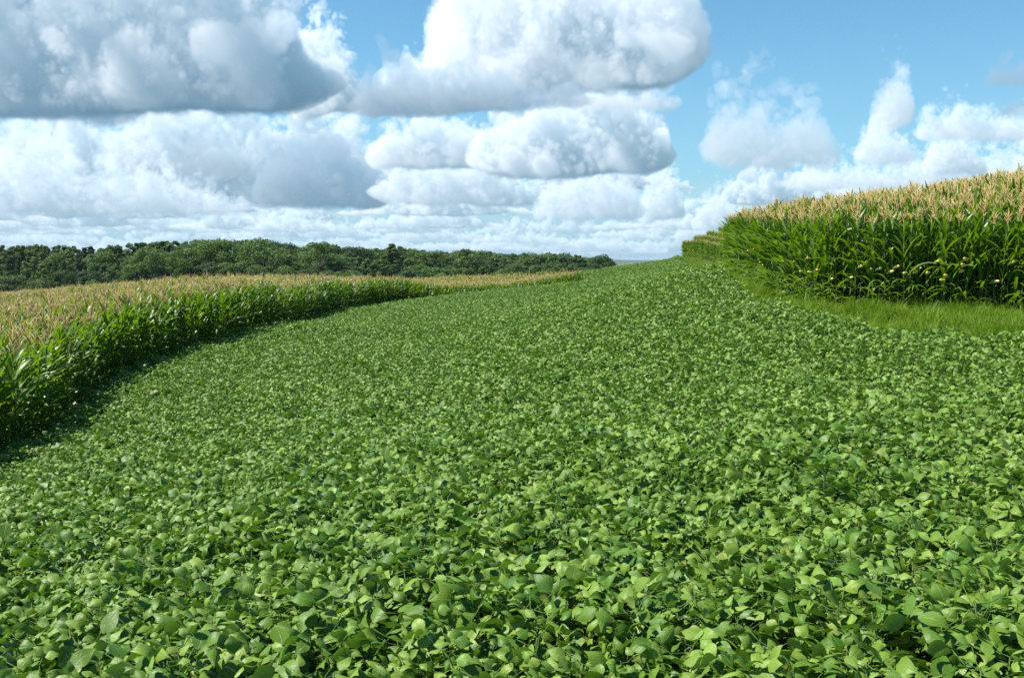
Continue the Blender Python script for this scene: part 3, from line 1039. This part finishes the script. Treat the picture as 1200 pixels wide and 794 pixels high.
def rnd_cloud(cx, by, w, h, **kw):
    n = 9
    xs = np.linspace(cx - w / 2, cx + w / 2, n)
    t = np.abs(np.linspace(-1, 1, n))
    hs = h * (1 - t ** 2.2) * crng.uniform(.25, 1.25, n) + 2
    by2 = by + crng.uniform(-3, 3)
    cloud([(float(a), float(by - b)) for a, b in zip(xs, hs)], [(cx - w / 2, by), (cx + w / 2, by2)], **kw)

# thin bright veil low over the horizon
vy, vx = np.mgrid[0:IH, 0:IW]
vel = (vy * PXR + EL0) * 57.3
vn = np.zeros((IH, IW), np.float32)
for q_, a_ in ((7, 1), (15, .6), (31, .4), (60, .25)):
    vn += a_ * bands((IH, IW, 1), [(620.0 / q_, 1)], .5)[:, :, 0]
veil = np.clip(.55 + .45 * vn, 0, 1) * np.exp(-np.abs(vel - 2.2) / 2.6) * np.clip(1.25 - np.clip((vx - 950) / 900.0, 0, .75), 0, 1) * .42
cov = veil.astype(np.float32); acc = cov[..., None] * np.array((.60, .73, .82), np.float32)
# far bands just over the horizon, far to near
for (ylo, yhi, n, wlo, whi, hlo, hhi, dist) in ((284, 299, 34, 60, 200, 5, 12, 33), (268, 286, 36, 60, 220, 6, 17, 27), (250, 270, 32, 60, 240, 8, 24, 22), (234, 252, 24, 80, 240, 12, 32, 18), (212, 236, 15, 90, 260, 16, 40, 15)):
    for i in range(n):
        cx = crng.uniform(-330, 1530)
        if cx > 640 and crng.random() < (.30 if hhi < 25 else .62):
            continue
        w_ = crng.uniform(wlo, whi)
        rnd_cloud(cx, crng.uniform(ylo, yhi), w_, crng.uniform(hlo, hhi), dist=dist, big=max(10, w_ * .10), dens=.2, base_soft=2.5, amp=.85, alpha=.97)
# placed clouds, far to near
cloud([(745, 236), (762, 208), (780, 198), (794, 222), (804, 238)], 250, dist=18, big=20, dens=.09)
cloud([(808, 256), (822, 240), (838, 226), (852, 238), (868, 252)], 262, dist=20, big=16, dens=.1)
cloud([(862, 206), (872, 198), (884, 200), (890, 206)], 208, dist=14, big=10, dens=.1)
cloud([(935, 208), (945, 188), (958, 192), (962, 206)], 212, dist=14, big=12, dens=.09)
cloud([(-260, 175), (-160, 140), (-60, 160), (0, 150), (60, 128), (120, 150), (150, 120), (250, 122), (330, 138), (385, 132), (430, 168), (470, 215)], [(-260, 220), (470, 228)], dist=11, big=44, dens=.07, amp=.85)
cloud([(290, 200), (340, 165), (400, 158), (440, 180), (470, 222)], 230, dist=10, big=40, dens=.06, lit=.36, shade=1.2, base_soft=10)
cloud([(130, 190), (170, 165), (230, 160), (290, 185)], 200, dist=12, big=26, dens=.035, lit=.5, base_soft=10)
cloud([(-120, 232), (-20, 190), (60, 186), (110, 205), (170, 198), (240, 222), (300, 240)], 246, dist=15, big=26, dens=.06, amp=.7)
cloud([(425, 222), (470, 196), (530, 184), (590, 190), (612, 222)], 232, dist=14, big=28, dens=.07)
cloud([(620, 235), (660, 215), (700, 196), (735, 205), (760, 240)], 250, dist=17, big=22, dens=.06)
cloud([(905, 210), (960, 196), (1030, 200), (1085, 186), (1110, 172), (1140, 184), (1190, 176), (1260, 160), (1340, 180)], 216, dist=16, big=16, dens=.07, amp=.8)
cloud([(1078, 186), (1100, 160), (1118, 156), (1140, 172), (1160, 186)], 198, dist=14, big=14, dens=.08, amp=.7)
cloud([(425, 168), (455, 146), (500, 138), (545, 142), (570, 160), (590, 172)], 190, dist=10, big=36, dens=.07, amp=.5)
cloud([(540, 170), (580, 140), (620, 112), (660, 106), (722, 103), (760, 118), (786, 145), (796, 180)], 192, dist=9, big=40, dens=.08)
cloud([(680, 118), (710, 100), (760, 98), (800, 112)], 122, dist=10, big=18, dens=.04, lit=.8)
cloud([(815, 160), (840, 118), (870, 106), (906, 126), (950, 128), (990, 160)], [(812, 176), (990, 182)], dist=12, big=30, dens=.03, base_soft=12, amp=.66, lit=.78, alpha=.9)
cloud([(1065, 150), (1085, 128), (1135, 124), (1180, 132), (1230, 138), (1300, 160)], 157, dist=11, big=22, dens=.05)
cloud([(1012, 150), (1028, 112), (1046, 84), (1062, 88), (1074, 104)], [(1012, 165), (1074, 122)], dist=10, big=22, dens=.035, base_soft=14, amp=.5, lit=.85)
cloud([(998, 172), (1015, 146), (1040, 144), (1062, 162), (1078, 174)], 180, dist=11, big=20, dens=.05, base_soft=10)
cloud([(1150, 88), (1170, 72), (1205, 72), (1240, 84)], 94, dist=8, big=16, dens=.03, lit=.35)
cloud([(1165, 128), (1190, 112), (1240, 108), (1290, 122)], 130, dist=8, big=16, dens=.03, lit=.35)
cloud([(336, 90), (350, 34), (372, 30), (396, 58), (420, 88), (440, 118)], 122, dist=8, big=28, dens=.09)
cloud([(424, 120), (440, 96), (476, 74), (500, 56), (510, -20), (560, -80), (650, -120), (715, -60), (742, -80), (800, -90), (832, -10), (842, 40)], [(424, 128), (560, 114), (842, 76)], dist=5, big=58, dens=.036, amp=.66, lit=1.12)
cloud([(400, 128), (430, 90), (470, 78), (520, 84), (580, 92), (640, 100), (700, 108)], [(400, 130), (700, 118)], dist=5, big=40, dens=.05, lit=.40, shade=1.2, base_soft=10)
cloud([(-330, 20), (-200, -70), (-100, -140), (60, -170), (220, -120), (300, -60), (340, 0), (368, 70), (420, 112)], [(-300, 106), (300, 120), (432, 128)], dist=5, big=80, dens=.046, amp=.64, lit=.90, shade=1.05)
# clouds above the frame and to the sides
for cx, by, w_, h_ in ((980, -60, 380, 120), (300, -170, 420, 90), (-250, 190, 300, 80), (1450, 120, 260, 90), (1300, -40, 260, 90)):
    rnd_cloud(cx, by, w_, h_, dist=6, big=50, dens=.08)

fade = np.clip(np.minimum(np.arange(IW), IW - 1 - np.arange(IW)) / 140.0, 0, 1)[None, :] * np.clip((IH - 1 - np.arange(IH)) / 90.0, 0, 1)[:, None]
fade = fade * fade * (3 - 2 * fade)
A = cov
rgb = acc / np.maximum(A, 1e-3)[..., None]
img = bpy.data.images.new("cloud_field", IW, IH, alpha=True, float_buffer=True, is_data=True)
buf = np.ones((IH, IW, 4), np.float32)
buf[..., :3] = rgb * CE
buf[..., 3] = A * fade
img.alpha_mode = 'CHANNEL_PACKED'
img.pixels.foreach_set(buf.ravel())
img.update()
img.pack()

# ------------------------------------------------------------------ summer haze: even air round the whole farm
hz_m, hnt, hout = new_mat("haze")
pv = N(hnt, "ShaderNodeVolumePrincipled")
pv.inputs["Color"].default_value = (0.80, 0.90, 1.0, 1)
pv.inputs["Density"].default_value = 0.000045
pv.inputs["Anisotropy"].default_value = 0.2
hnt.links.new(pv.outputs[0], hout.inputs["Volume"])
z0, z1 = -46.0, 34.0
hv = [(x, y, z) for z in (z0, z1) for x, y in ((-12800, -12800), (12800, -12800), (12800, 12800), (-12800, 12800))]
hme = bpy.data.meshes.new("haze")
hme.from_pydata(hv, [], [(3, 2, 1, 0), (4, 5, 6, 7), (0, 1, 5, 4), (1, 2, 6, 5), (2, 3, 7, 6), (3, 0, 4, 7)])
hme.materials.append(hz_m)
tag(link("haze", hme), "faint blue summer haze in the air over the whole farm", "haze", None, 'stuff')

# ------------------------------------------------------------------ world and sun
world = bpy.data.worlds.new("World")
scene.world = world
world.use_nodes = True
nt = world.node_tree
nt.nodes.clear()
L = nt.links.new
wo = N(nt, "ShaderNodeOutputWorld"); bg = N(nt, "ShaderNodeBackground")
SKY_S = 0.10
bg.inputs["Strength"].default_value = SKY_S
sky = N(nt, "ShaderNodeTexSky")
sky.sky_type = 'NISHITA'
sky.sun_disc = False
sky.sun_elevation = R(SUN_EL)
sky.sun_rotation = R(SUN_AZ)
sky.altitude = 300
sky.air_density = 1.0
sky.dust_density = 0.1
sky.ozone_density = 1.6
skyc = mixrgb(nt, 1.0, sky.outputs[0], (0.44, 0.76, 0.82, 1), 'MULTIPLY')
tc = N(nt, "ShaderNodeTexCoord"); sep = N(nt, "ShaderNodeSeparateXYZ")
L(tc.outputs["Generated"], sep.inputs[0])
# pale air low over the horizon
elh = math_n(nt, 'ARCSINE', sep.outputs[2])
hz = math_n(nt, 'POWER', 2.718, math_n(nt, 'MULTIPLY', math_n(nt, 'MAXIMUM', elh, 0.0), -9.0))
skyc = mixrgb(nt, math_n(nt, 'MULTIPLY', hz, .95), skyc, tuple(c * CE / SKY_S for c in (.36, .56, .78)) + (1,))
az = math_n(nt, 'ARCTAN2', sep.outputs[0], sep.outputs[1])
el = math_n(nt, 'ARCSINE', sep.outputs[2])
uu = math_n(nt, 'DIVIDE', math_n(nt, 'SUBTRACT', az, AZ0), IW * PXR)
vv = math_n(nt, 'DIVIDE', math_n(nt, 'SUBTRACT', el, EL0), IH * PXR)
cmb = N(nt, "ShaderNodeCombineXYZ"); L(uu, cmb.inputs[0]); L(vv, cmb.inputs[1])
it = N(nt, "ShaderNodeTexImage"); it.image = img; it.extension = 'CLIP'; it.interpolation = 'Linear'
L(cmb.outputs[0], it.inputs[0])
cl = mixrgb(nt, 1.0, it.outputs["Color"], (1 / SKY_S,) * 3 + (1,), 'MULTIPLY')
fin = mixrgb(nt, it.outputs["Alpha"], skyc, cl)
L(fin, bg.inputs["Color"]); L(bg.outputs[0], wo.inputs[0])
world.cycles.sampling_method = 'MANUAL'
world.cycles.sample_map_resolution = 512

sd = bpy.data.lights.new("sun", 'SUN')
sd.energy = 5.0
sd.angle = R(0.55)
sd.color = (1.0, 0.95, 0.84)
so = bpy.data.objects.new("sun", sd); col.objects.link(so)
sdir = Vector((math.sin(R(SUN_AZ)) * math.cos(R(SUN_EL)), math.cos(R(SUN_AZ)) * math.cos(R(SUN_EL)), math.sin(R(SUN_EL))))
so.rotation_euler = sdir.to_track_quat('Z', 'Y').to_euler()
so.location = sdir * 200

# ------------------------------------------------------------------ render settings
scene.render.engine = 'CYCLES'
scene.view_settings.view_transform = 'Standard'
scene.view_settings.look = 'None'
scene.view_settings.gamma = 1.0
scene.view_settings.exposure = EXPO
scene.view_settings.use_curve_mapping = False
cy = scene.cycles
cy.max_bounces = 6
cy.diffuse_bounces = 3
cy.glossy_bounces = 2
cy.transmission_bounces = 4
cy.transparent_max_bounces = 4
cy.sample_clamp_indirect = 4.0
cy.use_denoising = False
cy.use_adaptive_sampling = True
cy.adaptive_threshold = 0.015
